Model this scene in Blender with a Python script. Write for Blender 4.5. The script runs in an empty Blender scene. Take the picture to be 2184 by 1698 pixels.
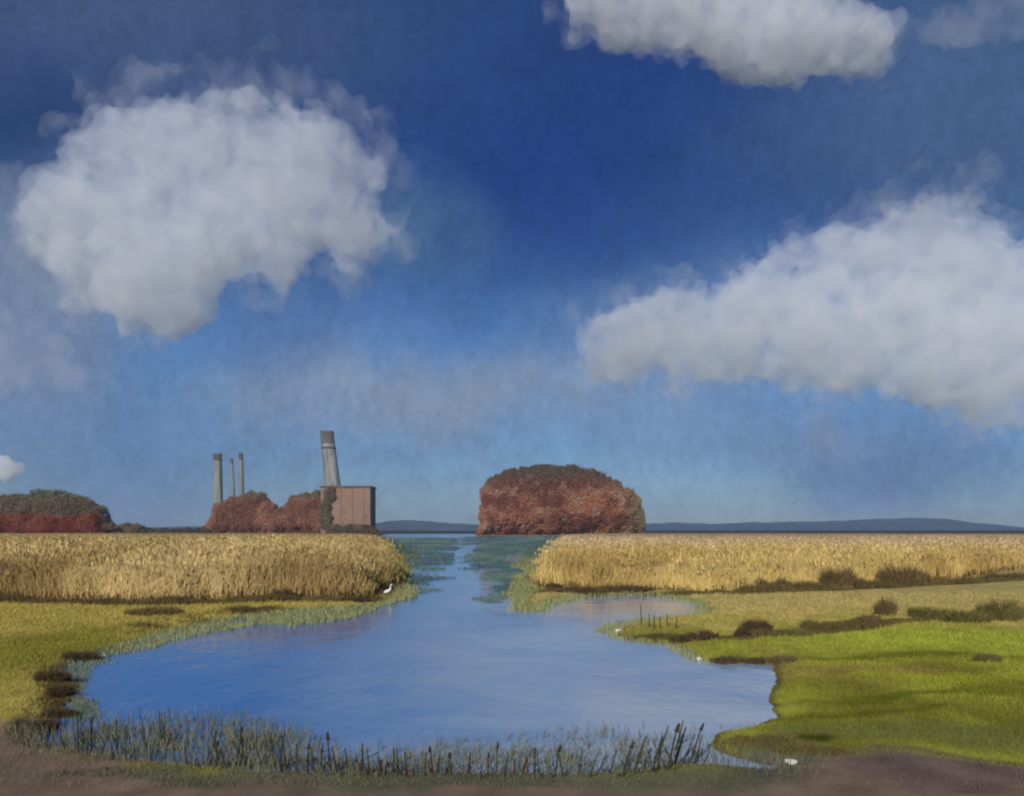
import bpy, bmesh, math, random
import numpy as np
from mathutils import Vector, Matrix
rnd = random.Random(7)
rng = np.random.default_rng(11)
C = bpy.context.scene.collection

# ------------------------------------------------------------------ camera, sky, sun
H = 2.5            # eye height above the water
F = 910.2          # focal length in pixels of a 1024 px wide picture
HY = 529.0         # picture row of the horizon
S = 1024 / 2184.0
cam_d = bpy.data.cameras.new('camera')
cam = bpy.data.objects.new('camera', cam_d); C.objects.link(cam)
cam.location = (0, 0, H); cam.rotation_euler = (math.radians(90), 0, 0)
cam_d.sensor_width = 36; cam_d.lens = F / 1024 * 36; cam_d.shift_y = (HY - 398) / 1024
cam_d.clip_start = 0.1; cam_d.clip_end = 30000
sc = bpy.context.scene; sc.camera = cam
SUN_EL, SUN_AZ = math.radians(24), math.radians(196)     # azimuth clockwise from +Y
sd_ = bpy.data.lights.new('sun', 'SUN'); sun = bpy.data.objects.new('sun', sd_); C.objects.link(sun)
sd_.energy = 4.0; sd_.angle = math.radians(0.5); sd_.color = (1, .95, .87)
sdir = Vector((math.sin(SUN_AZ) * math.cos(SUN_EL), math.cos(SUN_AZ) * math.cos(SUN_EL), math.sin(SUN_EL)))
sun.rotation_euler = sdir.to_track_quat('Z', 'Y').to_euler()
sc.view_settings.view_transform = 'Standard'; sc.view_settings.look = 'None'
sc.view_settings.exposure = 0.0; sc.view_settings.gamma = 1
cy = sc.cycles
cy.max_bounces = 8; cy.diffuse_bounces = 2; cy.glossy_bounces = 3; cy.transmission_bounces = 2
cy.transparent_max_bounces = 6; cy.volume_bounces = 8; cy.pixel_filter_type = 'BLACKMAN_HARRIS'; cy.filter_width = 2.2; cy.use_denoising = True
cy.caustics_reflective = False; cy.caustics_refractive = False


class NT:
    """small helper to write node trees"""
    def __init__(s, tree): s.t = tree; s.n = tree.nodes; s.l = tree.links
    def node(s, typ, **kw):
        n = s.n.new(typ)
        for k, v in kw.items(): setattr(n, k, v)
        return n
    def put(s, sock, v):
        if hasattr(v, 'is_output') or isinstance(v, bpy.types.NodeSocket): s.l.new(v, sock)
        elif isinstance(v, (tuple, list)) and len(v) == 3 and sock.type == 'RGBA': sock.default_value = (*v, 1)
        else: sock.default_value = v
    def math(s, op, a, b=0.0, c=0.0, clamp=False):
        n = s.node('ShaderNodeMath', operation=op, use_clamp=clamp)
        s.put(n.inputs[0], a); s.put(n.inputs[1], b); s.put(n.inputs[2], c); return n.outputs[0]
    def vmath(s, op, a, b=(0, 0, 0)):
        n = s.node('ShaderNodeVectorMath', operation=op); s.put(n.inputs[0], a)
        if op == 'SCALE': s.put(n.inputs['Scale'], b)
        else: s.put(n.inputs[1], b)
        return n
    def mix(s, f, a, b, mode='MIX'):
        n = s.node('ShaderNodeMix', data_type='RGBA', blend_type=mode)
        s.put(n.inputs[0], f); s.put(n.inputs[6], a); s.put(n.inputs[7], b); return n.outputs[2]
    def noise(s, vec, scale, detail=3, rough=.55, dist=0.0):
        n = s.node('ShaderNodeTexNoise'); s.put(n.inputs['Vector'], vec); n.inputs['Scale'].default_value = scale
        n.inputs['Detail'].default_value = detail; n.inputs['Roughness'].default_value = rough
        n.inputs['Distortion'].default_value = dist; return n
    def mapr(s, v, a, b, c=0.0, d=1.0, smooth=True):
        n = s.node('ShaderNodeMapRange'); n.interpolation_type = 'SMOOTHSTEP' if smooth else 'LINEAR'
        s.put(n.inputs[0], v)
        for i, x in enumerate((a, b, c, d)): n.inputs[i + 1].default_value = x
        return n.outputs[0]
    def ramp(s, v, stops):
        n = s.node('ShaderNodeValToRGB'); s.put(n.inputs[0], v); e = n.color_ramp.elements
        e[0].position, e[0].color = stops[0][0], (*stops[0][1], 1)
        e[1].position, e[1].color = stops[-1][0], (*stops[-1][1], 1)
        for p, c in stops[1:-1]:
            x = e.new(p); x.color = (*c, 1)
        return n.outputs[0]


def view_dir(dx, dy):
    v = Vector(((dx * S - 512) / F, 1, (HY - dy * S) / F)); v.normalize(); return v


def make_world():
    w = bpy.data.worlds.new('World'); sc.world = w; w.use_nodes = True
    t = NT(w.node_tree); t.n.clear()
    out = t.node('ShaderNodeOutputWorld'); bg = t.node('ShaderNodeBackground')
    sky = t.node('ShaderNodeTexSky', sky_type='NISHITA', sun_disc=False, sun_elevation=SUN_EL,
                 sun_rotation=SUN_AZ, altitude=300, air_density=1.0, dust_density=0.2, ozone_density=3.0)
    co = t.node('ShaderNodeTexCoord').outputs['Generated']
    z = t.node('ShaderNodeSeparateXYZ'); t.put(z.inputs[0], co); z = z.outputs[2]
    # air that thins quickly with height: multiplies the physical sky
    wob = t.noise(co, 2.2, 4, .55)
    zz = t.math('ADD', z, t.math('MULTIPLY', t.math('SUBTRACT', wob.outputs[0], .5), .22))
    tint = t.ramp(t.mapr(zz, -.02, .62, smooth=False), SKY_TINT)
    c = t.mix(1.0, sky.outputs[0], tint, 'MULTIPLY')
    # thin veils of high cloud, each round one direction of the sky
    for (dx, dy, rad, sx, col, amt) in SKY_WASH:
        d = view_dir(dx, dy)
        nz = t.noise(co, 5.0, 5, .6)
        off = t.vmath('SCALE', t.vmath('SUBTRACT', nz.outputs[1], (.5, .5, .5)).outputs[0], .16).outputs[0]
        v = t.vmath('SUBTRACT', t.vmath('ADD', co, off).outputs[0], tuple(d)).outputs[0]
        v = t.vmath('MULTIPLY', v, (1 / sx, 1, 1)).outputs[0]
        ln = t.vmath('LENGTH', v).outputs['Value']
        f = t.mapr(ln, rad * .15, rad, amt, 0.0)
        c = t.mix(f, c, tuple(x * 10 for x in col))
    # grain of the air, finer and upright
    g1 = t.noise(t.vmath('MULTIPLY', co, (1, 1, .6)).outputs[0], 95, 3, .75)
    g2 = t.noise(co, 9, 4, .6, .4)
    g = t.math('ADD', t.mapr(g1.outputs[0], .2, .8, .84, 1.16, False), t.mapr(g2.outputs[0], .25, .75, -.13, .13, False))
    vm = t.vmath('SCALE', c, g)
    t.put(bg.inputs[0], vm.outputs[0]); bg.inputs[1].default_value = 0.1
    t.l.new(bg.outputs[0], out.inputs[0])


SKY_TINT = [(0.0, (.27, .355, .54)), (.10, (.29, .38, .56)), (.2, (.30, .405, .60)), (.35, (.30, .46, .66)), (.6, (.25, .33, .50)), (1.0, (.2, .26, .42))]
SKY_WASH = [  # picture column, row (2184 wide), radius, stretch, colour, amount
    (1230, 210, .30, 1.9, (.013, .045, .19), .8),
    (1050, 330, .16, 1.5, (.012, .045, .22), .5),
    (60, 200, .17, .8, (.016, .045, .16), .7),
    (820, 60, .16, 2.0, (.030, .070, .19), .5),
    (260, 0, .14, 2.6, (.065, .105, .215), .7),
    (2090, 160, .22, .9, (.065, .125, .25), .7),
    (1900, 300, .12, 2.0, (.060, .115, .25), .5),
    (60, 700, .17, .9, (.17, .22, .34), .75),
    (880, 470, .09, 1.2, (.075, .16, .31), .7),
    (900, 845, .080, 6.0, (.20, .27, .39), .95),
    (1400, 700, .10, 2.0, (.12, .19, .35), .5),
    (1500, 930, .05, 5.0, (.15, .22, .38), .5),
    (300, 1010, .12, 2.0, (.09, .16, .37), .5),
    (1900, 1010, .07, 3.0, (.07, .13, .34), .6),
    (640, 700, .07, 3.4, (.10, .17, .37), .5),
    (1900, 940, .09, 3.0, (.115, .19, .37), .75),
    (20, 560, .09, .8, (.20, .26, .36), .6),
    (1750, 890, .035, 7.0, (.18, .25, .39), .7),
    (700, 990, .02, 8.0, (.15, .22, .38), .6),
]
make_world()


# ------------------------------------------------------------------ helpers
def P(dx, dy, z=0.0):
    """a spot in the photograph (2184 wide) -> the point of the plane at height z it shows"""
    y = F * (H - z) / (dy * S - HY)
    return ((dx * S - 512) / F * y, y)


def at(dx, dy, y):
    """the point at distance y seen in that spot"""
    return ((dx * S - 512) / F * y, y, H + (HY - dy * S) / F * y)


def vnoise(x, y, seed=0):
    xi = np.floor(x).astype(np.int64); yi = np.floor(y).astype(np.int64)
    fx = x - xi; fy = y - yi
    fx = fx * fx * (3 - 2 * fx); fy = fy * fy * (3 - 2 * fy)
    def h(a, b):
        n = (a * 374761393 + b * 668265263 + seed * 974634777) & 0xffffffff
        n = ((n ^ (n >> 13)) * 1274126177) & 0xffffffff
        return ((n ^ (n >> 16)) & 0xffff) / 65535.0
    return (h(xi, yi) * (1 - fx) + h(xi + 1, yi) * fx) * (1 - fy) + (h(xi, yi + 1) * (1 - fx) + h(xi + 1, yi + 1) * fx) * fy


def fbm(x, y, o=4, seed=0):
    r = 0; a = .5; s = 0
    for k in range(o):
        r = r + a * vnoise(x * 2 ** k, y * 2 ** k, seed + k); s += a; a *= .5
    return r / s


def poly_sd(px, py, poly):
    """signed distance to a closed polygon, positive outside"""
    poly = np.array(poly, float); n = len(poly)
    d = np.full(px.shape, 1e18); inside = np.zeros(px.shape, bool)
    for i in range(n):
        ax, ay = poly[i]; bx, by = poly[(i + 1) % n]
        ex, ey = bx - ax, by - ay; wx, wy = px - ax, py - ay
        t = np.clip((wx * ex + wy * ey) / (ex * ex + ey * ey + 1e-12), 0, 1)
        d = np.minimum(d, (wx - ex * t) ** 2 + (wy - ey * t) ** 2)
        cond = ((ay > py) != (by > py))
        with np.errstate(divide='ignore', invalid='ignore'):
            xi = ax + (py - ay) * ex / (ey if ey != 0 else 1e-12)
        inside ^= cond & (px < xi)
    d = np.sqrt(d)
    return np.where(inside, -d, d)


def sstep(x, a, b):
    t = np.clip((x - a) / (b - a), 0, 1); return t * t * (3 - 2 * t)


def link(name, me, mat=None, parent=None):
    o = bpy.data.objects.new(name, me); C.objects.link(o)
    if mat is not None and me is not None: me.materials.append(mat)
    if parent is not None: o.parent = parent
    return o


def tag(o, label=None, cat=None, group=None, kind=None):
    for k, v in (('label', label), ('category', cat), ('group', group), ('kind', kind)):
        if v: o[k] = v
    return o


def np_mesh(name, v, faces, col=None, smooth=False):
    """v (N,3); faces: list of integer arrays (k, n)"""
    me = bpy.data.meshes.new(name)
    me.vertices.add(len(v)); me.vertices.foreach_set('co', np.ascontiguousarray(v, np.float32).ravel())
    fl = [np.asarray(f, np.int32) for f in faces]
    loops = np.concatenate([f.ravel() for f in fl])
    sizes = np.concatenate([np.full(len(f), f.shape[1], np.int32) for f in fl])
    starts = np.concatenate([[0], np.cumsum(sizes)[:-1]]).astype(np.int32)
    me.loops.add(len(loops)); me.loops.foreach_set('vertex_index', loops)
    me.polygons.add(len(sizes)); me.polygons.foreach_set('loop_start', starts)
    me.update(calc_edges=True)
    if smooth: me.polygons.foreach_set('use_smooth', np.ones(len(sizes), bool))
    if col is not None:
        a = me.color_attributes.new('tone', 'FLOAT_COLOR', 'POINT')
        a.data.foreach_set('color', np.hstack([col, np.ones((len(col), 1))]).astype(np.float32).ravel())
    me.validate(); return me


def blades(n, x, y, z, h, w, lean, col, az=None, bend=.5):
    """upright tapering leaves: five points each"""
    az = rng.uniform(0, 2 * np.pi, n) if az is None else az
    fa = rng.uniform(0, 2 * np.pi, n)
    fx, fy = np.cos(fa) * w / 2, np.sin(fa) * w / 2
    lx, ly = np.cos(az) * lean * h, np.sin(az) * lean * h
    v = np.empty((n, 5, 3))
    v[:, 0] = np.stack([x - fx, y - fy, z], 1); v[:, 1] = np.stack([x + fx, y + fy, z], 1)
    mx, my, mz = x + lx * bend * .5, y + ly * bend * .5, z + h * .55
    v[:, 2] = np.stack([mx + fx * .8, my + fy * .8, mz], 1); v[:, 3] = np.stack([mx - fx * .8, my - fy * .8, mz], 1)
    v[:, 4] = np.stack([x + lx, y + ly, z + h], 1)
    i = np.arange(n)[:, None] * 5
    q = np.hstack([i, i + 1, i + 2, i + 3]); t = np.hstack([i + 3, i + 2, i + 4])
    c = np.repeat(col, 5, axis=0)
    return v.reshape(-1, 3), q, t, c


def join_parts(parts):
    vs, qs, ts, cs = [], [], [], []; o = 0
    for v, q, t, c in parts:
        vs.append(v); cs.append(c)
        if q is not None: qs.append(q + o)
        if t is not None: ts.append(t + o)
        o += len(v)
    f = []
    if qs: f.append(np.vstack(qs))
    if ts: f.append(np.vstack(ts))
    return np.vstack(vs), f, np.vstack(cs)


def leaf_mat(name, rough=.8, trans=.25, noise_scale=None):
    m = bpy.data.materials.new(name); m.use_nodes = True; t = NT(m.node_tree); t.n.clear()
    out = t.node('ShaderNodeOutputMaterial')
    a = t.node('ShaderNodeVertexColor', layer_name='tone').outputs[0]
    if noise_scale:
        co = t.node('ShaderNodeTexCoord').outputs['Object']
        nz = t.noise(co, noise_scale, 4, .6)
        a = t.vmath('SCALE', a, t.mapr(nz.outputs[0], .25, .75, .72, 1.28, False)).outputs[0]
    d = t.node('ShaderNodeBsdfDiffuse'); t.put(d.inputs[0], a)
    if trans:
        tr = t.node('ShaderNodeBsdfTranslucent'); t.put(tr.inputs[0], a)
        mx = t.node('ShaderNodeMixShader'); mx.inputs[0].default_value = trans
        t.l.new(d.outputs[0], mx.inputs[1]); t.l.new(tr.outputs[0], mx.inputs[2]); t.l.new(mx.outputs[0], out.inputs[0])
    else: t.l.new(d.outputs[0], out.inputs[0])
    return m


def plain(name, col, rough=.7, var=.25, scale=3.0, bump=0.0, col2=None):
    m = bpy.data.materials.new(name); m.use_nodes = True; t = NT(m.node_tree)
    b = t.n['Principled BSDF']; co = t.node('ShaderNodeTexCoord').outputs['Object']
    nz = t.noise(co, scale, 5, .6)
    c2 = col2 or tuple(min(1, x * (1 + var)) for x in col)
    c1 = col if col2 else tuple(x * (1 - var) for x in col)
    t.put(b.inputs['Base Color'], t.mix(t.mapr(nz.outputs[0], .3, .7), c1, c2)); b.inputs['Roughness'].default_value = rough
    if bump:
        bp = t.node('ShaderNodeBump'); bp.inputs[0].default_value = bump; t.put(bp.inputs['Height'], nz.outputs[0])
        t.l.new(bp.outputs[0], b.inputs['Normal'])
    return m


def col_mix(a, b, f):
    return np.asarray(a)[None, :] * (1 - f[:, None]) + np.asarray(b)[None, :] * f[:, None]


# ------------------------------------------------------------------ the ground and the water
POND = [(805, 1143), (830, 1138.5), (1010, 1138.5), (1018, 1142.5), (1190, 1142.5), (1175, 1165), (1160, 1190), (1140, 1225),
        (1135, 1260), (1120, 1283), (1112, 1300), (1128, 1303), (1145, 1290), (1200, 1275), (1350, 1268), (1440, 1276),
        (1500, 1288), (1512, 1300), (1495, 1312), (1400, 1325), (1330, 1338), (1310, 1350), (1350, 1364), (1420, 1374),
        (1470, 1386), (1492, 1408), (1545, 1418), (1600, 1414), (1656, 1420), (1648, 1450), (1640, 1490), (1655, 1530),
        (1600, 1552), (1530, 1566), (1505, 1588), (1530, 1604), (1600, 1622), (1660, 1636), (1640, 1645), (1520, 1634), (1420, 1640), (1340, 1652),
        (1200, 1658), (800, 1657), (550, 1650), (350, 1633), (200, 1610), (110, 1595), (75, 1575), (110, 1520),
        (150, 1470), (110, 1440), (140, 1415), (200, 1395), (290, 1365), (450, 1325), (650, 1300), (800, 1293),
        (850, 1275), (848, 1230), (838, 1190), (822, 1165)]
PONDG = [P(*p) for p in POND]


def warp(x, y, a=.12, s=1.6, seed=3):
    """ragged shores: the sample point wanders a little"""
    k = a * np.clip(y / 14, .5, 6)
    return x + (fbm(x * s, y * s, 3, seed) - .5) * 2 * k, y + (fbm(x * s + 40, y * s, 3, seed + 9) - .5) * 2 * k


def pond_sd(x, y):
    wx, wy = warp(x, y); return poly_sd(wx, wy, PONDG)


def ground_z(x, y, s=None):
    s = pond_sd(x, y) if s is None else s
    k = np.clip(y / 14, .7, 4)
    land = .10 * sstep(s / k, 0, .5) + .07 * (fbm(x * .35, y * .35, 4, 21) - .4) * sstep(s, 0, 2)
    land += .9 * sstep(-y, -7.8, -1)          # the bank the camera stands on
    bed = -.45 * sstep(-s / k, 0, 1.2)
    return np.where(s > 0, land, bed)


TAN, OLIVE, GREEN, BRIGHT, MUD, DMUD = (.46, .36, .12), (.38, .33, .085), (.20, .195, .030), (.31, .32, .045), (.20, .145, .105), (.075, .055, .03)


def blob(x, y, dx, dy, rx, ry, soft=.5):
    """0..1 round a spot of the meadow; radii in photograph pixels turned to metres there"""
    cx, cyy = P(dx, dy); ax = rx * S / F * cyy
    ay = abs(P(dx, dy - ry)[1] - P(dx, dy + ry)[1]) / 2 if (dy - ry) * S > HY + 3 else cyy
    r = np.hypot((x - cx) / ax, (y - cyy) / ay)
    return 1 - sstep(r, 1 - soft, 1 + soft)


RIDGE = [(1340, 1362), (1480, 1372), (1560, 1374), (1640, 1366), (1740, 1362), (1830, 1350), (1900, 1334), (2000, 1328), (2140, 1322), (2300, 1320)]
DITCH = [(1180, 1262), (1300, 1272), (1560, 1270), (1760, 1264), (1900, 1256), (2130, 1242), (2400, 1228)]
LSHADE_MUD = [(-300, 1288), (0, 1288), (250, 1294), (420, 1292), (600, 1286), (780, 1284)]


def trail(x, y, line, w):
    g = [P(*p) for p in line]; d = np.full(x.shape, 1e9)
    for (ax, ay), (bx, by) in zip(g[:-1], g[1:]):
        ex, ey = bx - ax, by - ay; t = np.clip(((x - ax) * ex + (y - ay) * ey) / (ex * ex + ey * ey), 0, 1)
        d = np.minimum(d, np.hypot(x - ax - ex * t, (y - ay - ey * t)))
    w = w * (.5 + 1.0 * fbm(x * .9, y * .9, 3, 77)) * np.clip(y / 20, .7, 2)
    return 1 - sstep(d, w * .7, w * 1.5)


def ground_colour(x, y):
    wx = x + (fbm(x * .5, y * .5, 4, 5) - .5) * 2.2; wy = y + (fbm(x * .5 + 9, y * .4, 4, 6) - .5) * 3.0
    n = fbm(x * .8, y * .45, 4, 31); n2 = fbm(x * 2.5, y * 1.2, 3, 33)
    # rows of the photograph give distance bands: near meadow is green, farther tan
    band = sstep(wy, P(0, 1372)[1] - 3, P(0, 1330)[1] + 1.5)
    c = col_mix(GREEN, BRIGHT, sstep(n, .35, .7))
    c = c * (1 - band[:, None]) + col_mix(OLIVE, TAN, sstep(n, .3, .6)) * band[:, None]
    far = sstep(wy, 24, 31)
    c = c * (1 - far[:, None]) + np.array((.42, .34, .125))[None] * far[:, None]
    def add(col, m, amt=1.0):
        nonlocal c
        m = (m * amt)[:, None]; c = c * (1 - m) + np.array(col)[None] * m
    left = 1 - sstep(x, -6, -3)
    add((.41, .33, .085), left * sstep(y, 9, 10.5))
    add((.22, .21, .03), blob(wx, wy, 60, 1400, 170, 60) * left, .8)
    add((.34, .38, .05), blob(wx, wy, 1950, 1372, 300, 26), .9)
    add((.27, .20, .055), blob(wx, wy, 1830, 1450, 210, 20), .75)
    add((.26, .20, .06), blob(wx, wy, 1700, 1430, 60, 40), .6)
    add((.30, .33, .03), blob(wx, wy, 2050, 1475, 190, 12), .7)
    add((.15, .16, .02), blob(wx, wy, 2150, 1600, 90, 40), .7)
    add((.12, .13, .012), blob(wx, wy, 1960, 1408, 220, 8), .6)
    add((.11, .12, .012), blob(wx, wy, 1900, 1497, 260, 7), .7)
    add((.10, .11, .014), blob(wx, wy, 1800, 1532, 190, 8), .7)
    add((.17, .18, .050), blob(wx, wy, 1900, 1590, 260, 34), .8)
    add((.05, .055, .010), blob(wx, wy, 1720, 1612, 90, 14), .8)
    # bare mud nearest the camera
    mudf = 1 - sstep(wy, P(0, 1700)[1] - .1, P(0, 1635)[1])
    add(MUD, np.maximum(mudf, 1 - sstep(wy, P(0, 1640)[1], P(0, 1560)[1]) * 1) * (1 - sstep(x, -4.2, -3.4)))
    add(MUD, mudf)
    add((.16, .115, .10), blob(wx, wy, 2190, 1700, 320, 28, .2), .95)
    add((.08, .06, .055), blob(wx, wy, 2150, 1662, 170, 7, .5), .5)
    # worn dark lips of the low banks and the ditch
    add((.075, .058, .028), trail(wx * .3 + x * .7, wy * .3 + y * .7, RIDGE, .26), .9)
    add((.075, .052, .028), trail(x, y, DITCH, .35), .95)
    add((.080, .060, .028), trail(x, y, LSHADE_MUD, .5), .9)  # shade and dark mud under the left reeds, put into the soil colour
    # wet margin
    s = pond_sd(x, y); k = np.clip(y / 14, .7, 4)
    add(DMUD, (1 - sstep(np.abs(s) / k, .03, .16)), .6)
    # grey green wet mud between the rushes
    add((.115, .120, .085), blob(wx, wy, 900, 1672, 900, 26, .5) * (1 - sstep(wy, 9.4, 10.2)), .75)
    add((.10, .10, .080), blob(wx, wy, 1620, 1655, 130, 34, .6), .85)
    add((.050, .055, .050), sstep(y, 380, 480))
    c = c * (.95 + .4 * n2)[:, None]
    return c


def make_ground():
    rows = np.concatenate([np.linspace(-60, 5.5, 16), np.geomspace(6.2, 60, 380), np.geomspace(61, 9000, 120)])
    u = np.concatenate([np.linspace(-4, -.85, 14), np.linspace(-.8, .8, 560), np.linspace(.85, 4, 14)])
    Y = np.repeat(rows, len(u)); U = np.tile(u, len(rows))
    X = U * np.maximum(Y, 14 if True else 0) if False else U * np.clip(Y, 6, None)
    X = np.where(Y < 6, U * 12, X)
    z = ground_z(X, Y)
    col = ground_colour(X, Y)
    v = np.stack([X, Y, z], 1)
    nu, nr = len(u), len(rows)
    i = (np.arange(nr - 1)[:, None] * nu + np.arange(nu - 1)[None]).ravel()[:, None]
    f = np.hstack([i, i + 1, i + nu + 1, i + nu])
    me = np_mesh('ground', v, [f], col, True)
    o = link('ground', me, leaf_mat('ground_soil', trans=0, noise_scale=2.2)); tag(o, kind='structure')


make_ground()


def make_water():
    m = bpy.data.materials.new('pond_water'); m.use_nodes = True; t = NT(m.node_tree); b = t.n['Principled BSDF']
    co = t.node('ShaderNodeTexCoord').outputs['Object']
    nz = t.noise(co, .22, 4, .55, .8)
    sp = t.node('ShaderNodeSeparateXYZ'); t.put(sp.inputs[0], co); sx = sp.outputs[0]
    t.put(b.inputs['Base Color'], t.mix(t.math('MULTIPLY', t.mapr(nz.outputs[0], .3, .65, .55, 1.0), t.mapr(sx, -4.5, .5)), (.022, .17, .52), (.42, .54, .68)))  # pale to the right: cloud reflection put into the water's own colour
    b.inputs['Roughness'].default_value = .09; b.inputs['IOR'].default_value = 1.33
    v = t.vmath('MULTIPLY', co, (1, .55, 1)).outputs[0]
    n1 = t.noise(v, 1.1, 3, .55); n2 = t.noise(v, 7, 2, .5)
    hgt = t.math('ADD', n1.outputs[0], t.math('MULTIPLY', n2.outputs[0], .12))
    bp = t.node('ShaderNodeBump'); bp.inputs[0].default_value = .35; bp.inputs[1].default_value = .08
    t.put(bp.inputs['Height'], hgt); t.l.new(bp.outputs[0], b.inputs['Normal'])
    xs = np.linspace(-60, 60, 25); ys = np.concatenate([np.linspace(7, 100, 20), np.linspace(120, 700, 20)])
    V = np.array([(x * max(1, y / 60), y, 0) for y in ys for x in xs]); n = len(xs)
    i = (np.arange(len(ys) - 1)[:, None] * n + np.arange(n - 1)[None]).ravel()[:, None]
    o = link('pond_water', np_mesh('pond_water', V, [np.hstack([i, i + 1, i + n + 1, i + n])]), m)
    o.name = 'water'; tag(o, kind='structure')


make_water()

# ------------------------------------------------------------------ far hills
def ridge(name, pts, dist, depth, colr, seed):
    """a long low rise: profile from (column, row) points, real width and depth"""
    dx = np.linspace(pts[0][0], pts[-1][0], 260)
    dy = np.interp(dx, [p[0] for p in pts], [p[1] for p in pts])
    dy = dy + (fbm(dx * .03, dx * 0, 4, seed) - .5) * 5 * np.clip((1140 - dy) / 20, 0, 1)
    X = (dx * S - 512) / F * dist; top = np.maximum(H + (HY - dy * S) / F * dist, .3)
    ks = np.array([-1, -.8, -.5, -.2, 0, .25, .6, 1]); prof = np.cos(ks * np.pi / 2) ** .7
    V = []; 
    for k, p in zip(ks, prof):
        V.append(np.stack([X, np.full_like(X, dist + k * depth), top * p * (1 + .15 * (fbm(X * .01, X * 0 + k * 3, 3, seed) - .5)) - .3], 1))
    V = np.vstack(V); n = len(dx)
    i = (np.arange(len(ks) - 1)[:, None] * n + np.arange(n - 1)[None]).ravel()[:, None]
    o = link(name, np_mesh(name, V, [np.hstack([i, i + 1, i + n + 1, i + n])], None, True), plain(name + '_cover', colr, .95, .3, .012))
    tag(o, kind='structure'); return o


ridge('hills', [(1250, 1124), (1400, 1115), (1550, 1116), (1690, 1112), (1800, 1111), (1900, 1105), (1990, 1107), (2080, 1118), (2184, 1133), (2300, 1140)], 2600, 300, (.018, .034, .060), 3)  # blue of the distance haze put into the hill colour
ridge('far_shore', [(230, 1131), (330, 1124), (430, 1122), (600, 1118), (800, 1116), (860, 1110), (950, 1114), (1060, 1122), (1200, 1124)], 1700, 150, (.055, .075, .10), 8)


# ------------------------------------------------------------------ reed beds
def reed_bed(name, poly, front_h, tone, lab, seed, flank=3.5):
    pg = [P(*p) for p in poly]
    xs = [p[0] for p in pg]; ys = [p[1] for p in pg]
    parts = []
    # body: top surface and ragged sides
    rows = np.geomspace(min(ys) * .97, max(ys), 150); u = np.linspace(-1.1, 1.1, 420)
    Y = np.repeat(rows, len(u)); X = np.tile(u, len(rows)) * Y
    wx, wy = warp(X, Y, .3, .5, seed)
    s = -poly_sd(wx, wy, pg)
    k = np.clip(Y / 30, 1, 4)
    top = front_h * (.70 + .14 * fbm(X * .4, Y * .15, 4, seed)) * sstep(s / k, -.1, .9)
    V = np.stack([X, Y, top - .02], 1); nu = len(u)
    keep = (s > -.25 * k)
    i = (np.arange(len(rows) - 1)[:, None] * nu + np.arange(nu - 1)[None]).ravel()[:, None]
    q = np.hstack([i, i + 1, i + nu + 1, i + nu]); q = q[keep[q].all(axis=1)]
    used = np.unique(q); remap = np.zeros(len(V), int); remap[used] = np.arange(len(used))
    cc = tone(X, Y)
    parts.append((V[used], remap[q], None, cc[used] * .9))
    # stems: dense near the front, thinner with distance
    def scatter(n, dist_max, smax, hh, ww, cmul):
        y = np.exp(rng.uniform(np.log(min(ys) * .97), np.log(dist_max), n)); x = rng.uniform(-.95, .95, n) * y
        wx, wy = warp(x, y, .3, .5, seed); s = -poly_sd(wx, wy, pg)
        k = np.clip(y / 30, 1, 4)
        ok = (s > -.05) & (s / k < smax)
        x, y, s, k = x[ok], y[ok], s[ok], k[ok]; m = len(x)
        h = front_h * hh * (.62 + .50 * rng.random(m)) * (.66 + .6 * fbm(x * .35, y * .2, 4, seed)) * (.45 + .55 * sstep(s / k, 0, .6))
        c = tone(x, y) * (cmul * (.9 + .2 * rng.random(m)))[:, None]
        parts.append(blades(m, x, y, np.zeros(m), h, ww * k * (.7 + .6 * rng.random(m)), .10 + .22 * rng.random(m), c))
    scatter(380000, min(ys) * 2.6, 1.6, 1.0, .040, 1.0)
    scatter(150000, 200, 999, 1.0, .035, 1.05)
    # feathery heads
    n = 90000; y = np.exp(rng.uniform(np.log(min(ys) * .97), np.log(min(ys) * 3), n)); x = rng.uniform(-.7, .7, n) * y
    wx, wy = warp(x, y, .3, .5, seed); s = -poly_sd(wx, wy, pg); k = np.clip(y / 30, 1, 4); ok = (s > .15) & (rng.random(n) < .55); x, y, k = x[ok], y[ok], k[ok]; m = len(x)
    zt = front_h * (.62 + .48 * rng.random(m)) * (.66 + .6 * fbm(x * .35, y * .2, 4, seed))
    parts.append(blades(m, x, y, zt, .10 + .10 * rng.random(m), .05 * k, .5 * rng.random(m), tone(x, y) * (.55 + .75 * rng.random(m))[:, None]))
    # brown dead leaves at the foot, their colour standing in for shade
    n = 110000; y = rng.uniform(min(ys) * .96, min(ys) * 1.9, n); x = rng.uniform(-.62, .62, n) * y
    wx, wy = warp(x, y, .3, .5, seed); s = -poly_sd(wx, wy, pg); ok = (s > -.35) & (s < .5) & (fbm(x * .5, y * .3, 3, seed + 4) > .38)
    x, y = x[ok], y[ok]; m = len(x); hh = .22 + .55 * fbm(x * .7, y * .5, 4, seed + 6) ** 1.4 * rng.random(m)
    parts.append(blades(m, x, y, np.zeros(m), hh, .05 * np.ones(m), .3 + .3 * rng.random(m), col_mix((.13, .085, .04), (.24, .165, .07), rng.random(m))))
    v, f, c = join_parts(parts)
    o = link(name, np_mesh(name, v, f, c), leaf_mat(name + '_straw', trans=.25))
    tag(o, lab, 'reed bed', None, 'stuff'); return o


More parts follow.
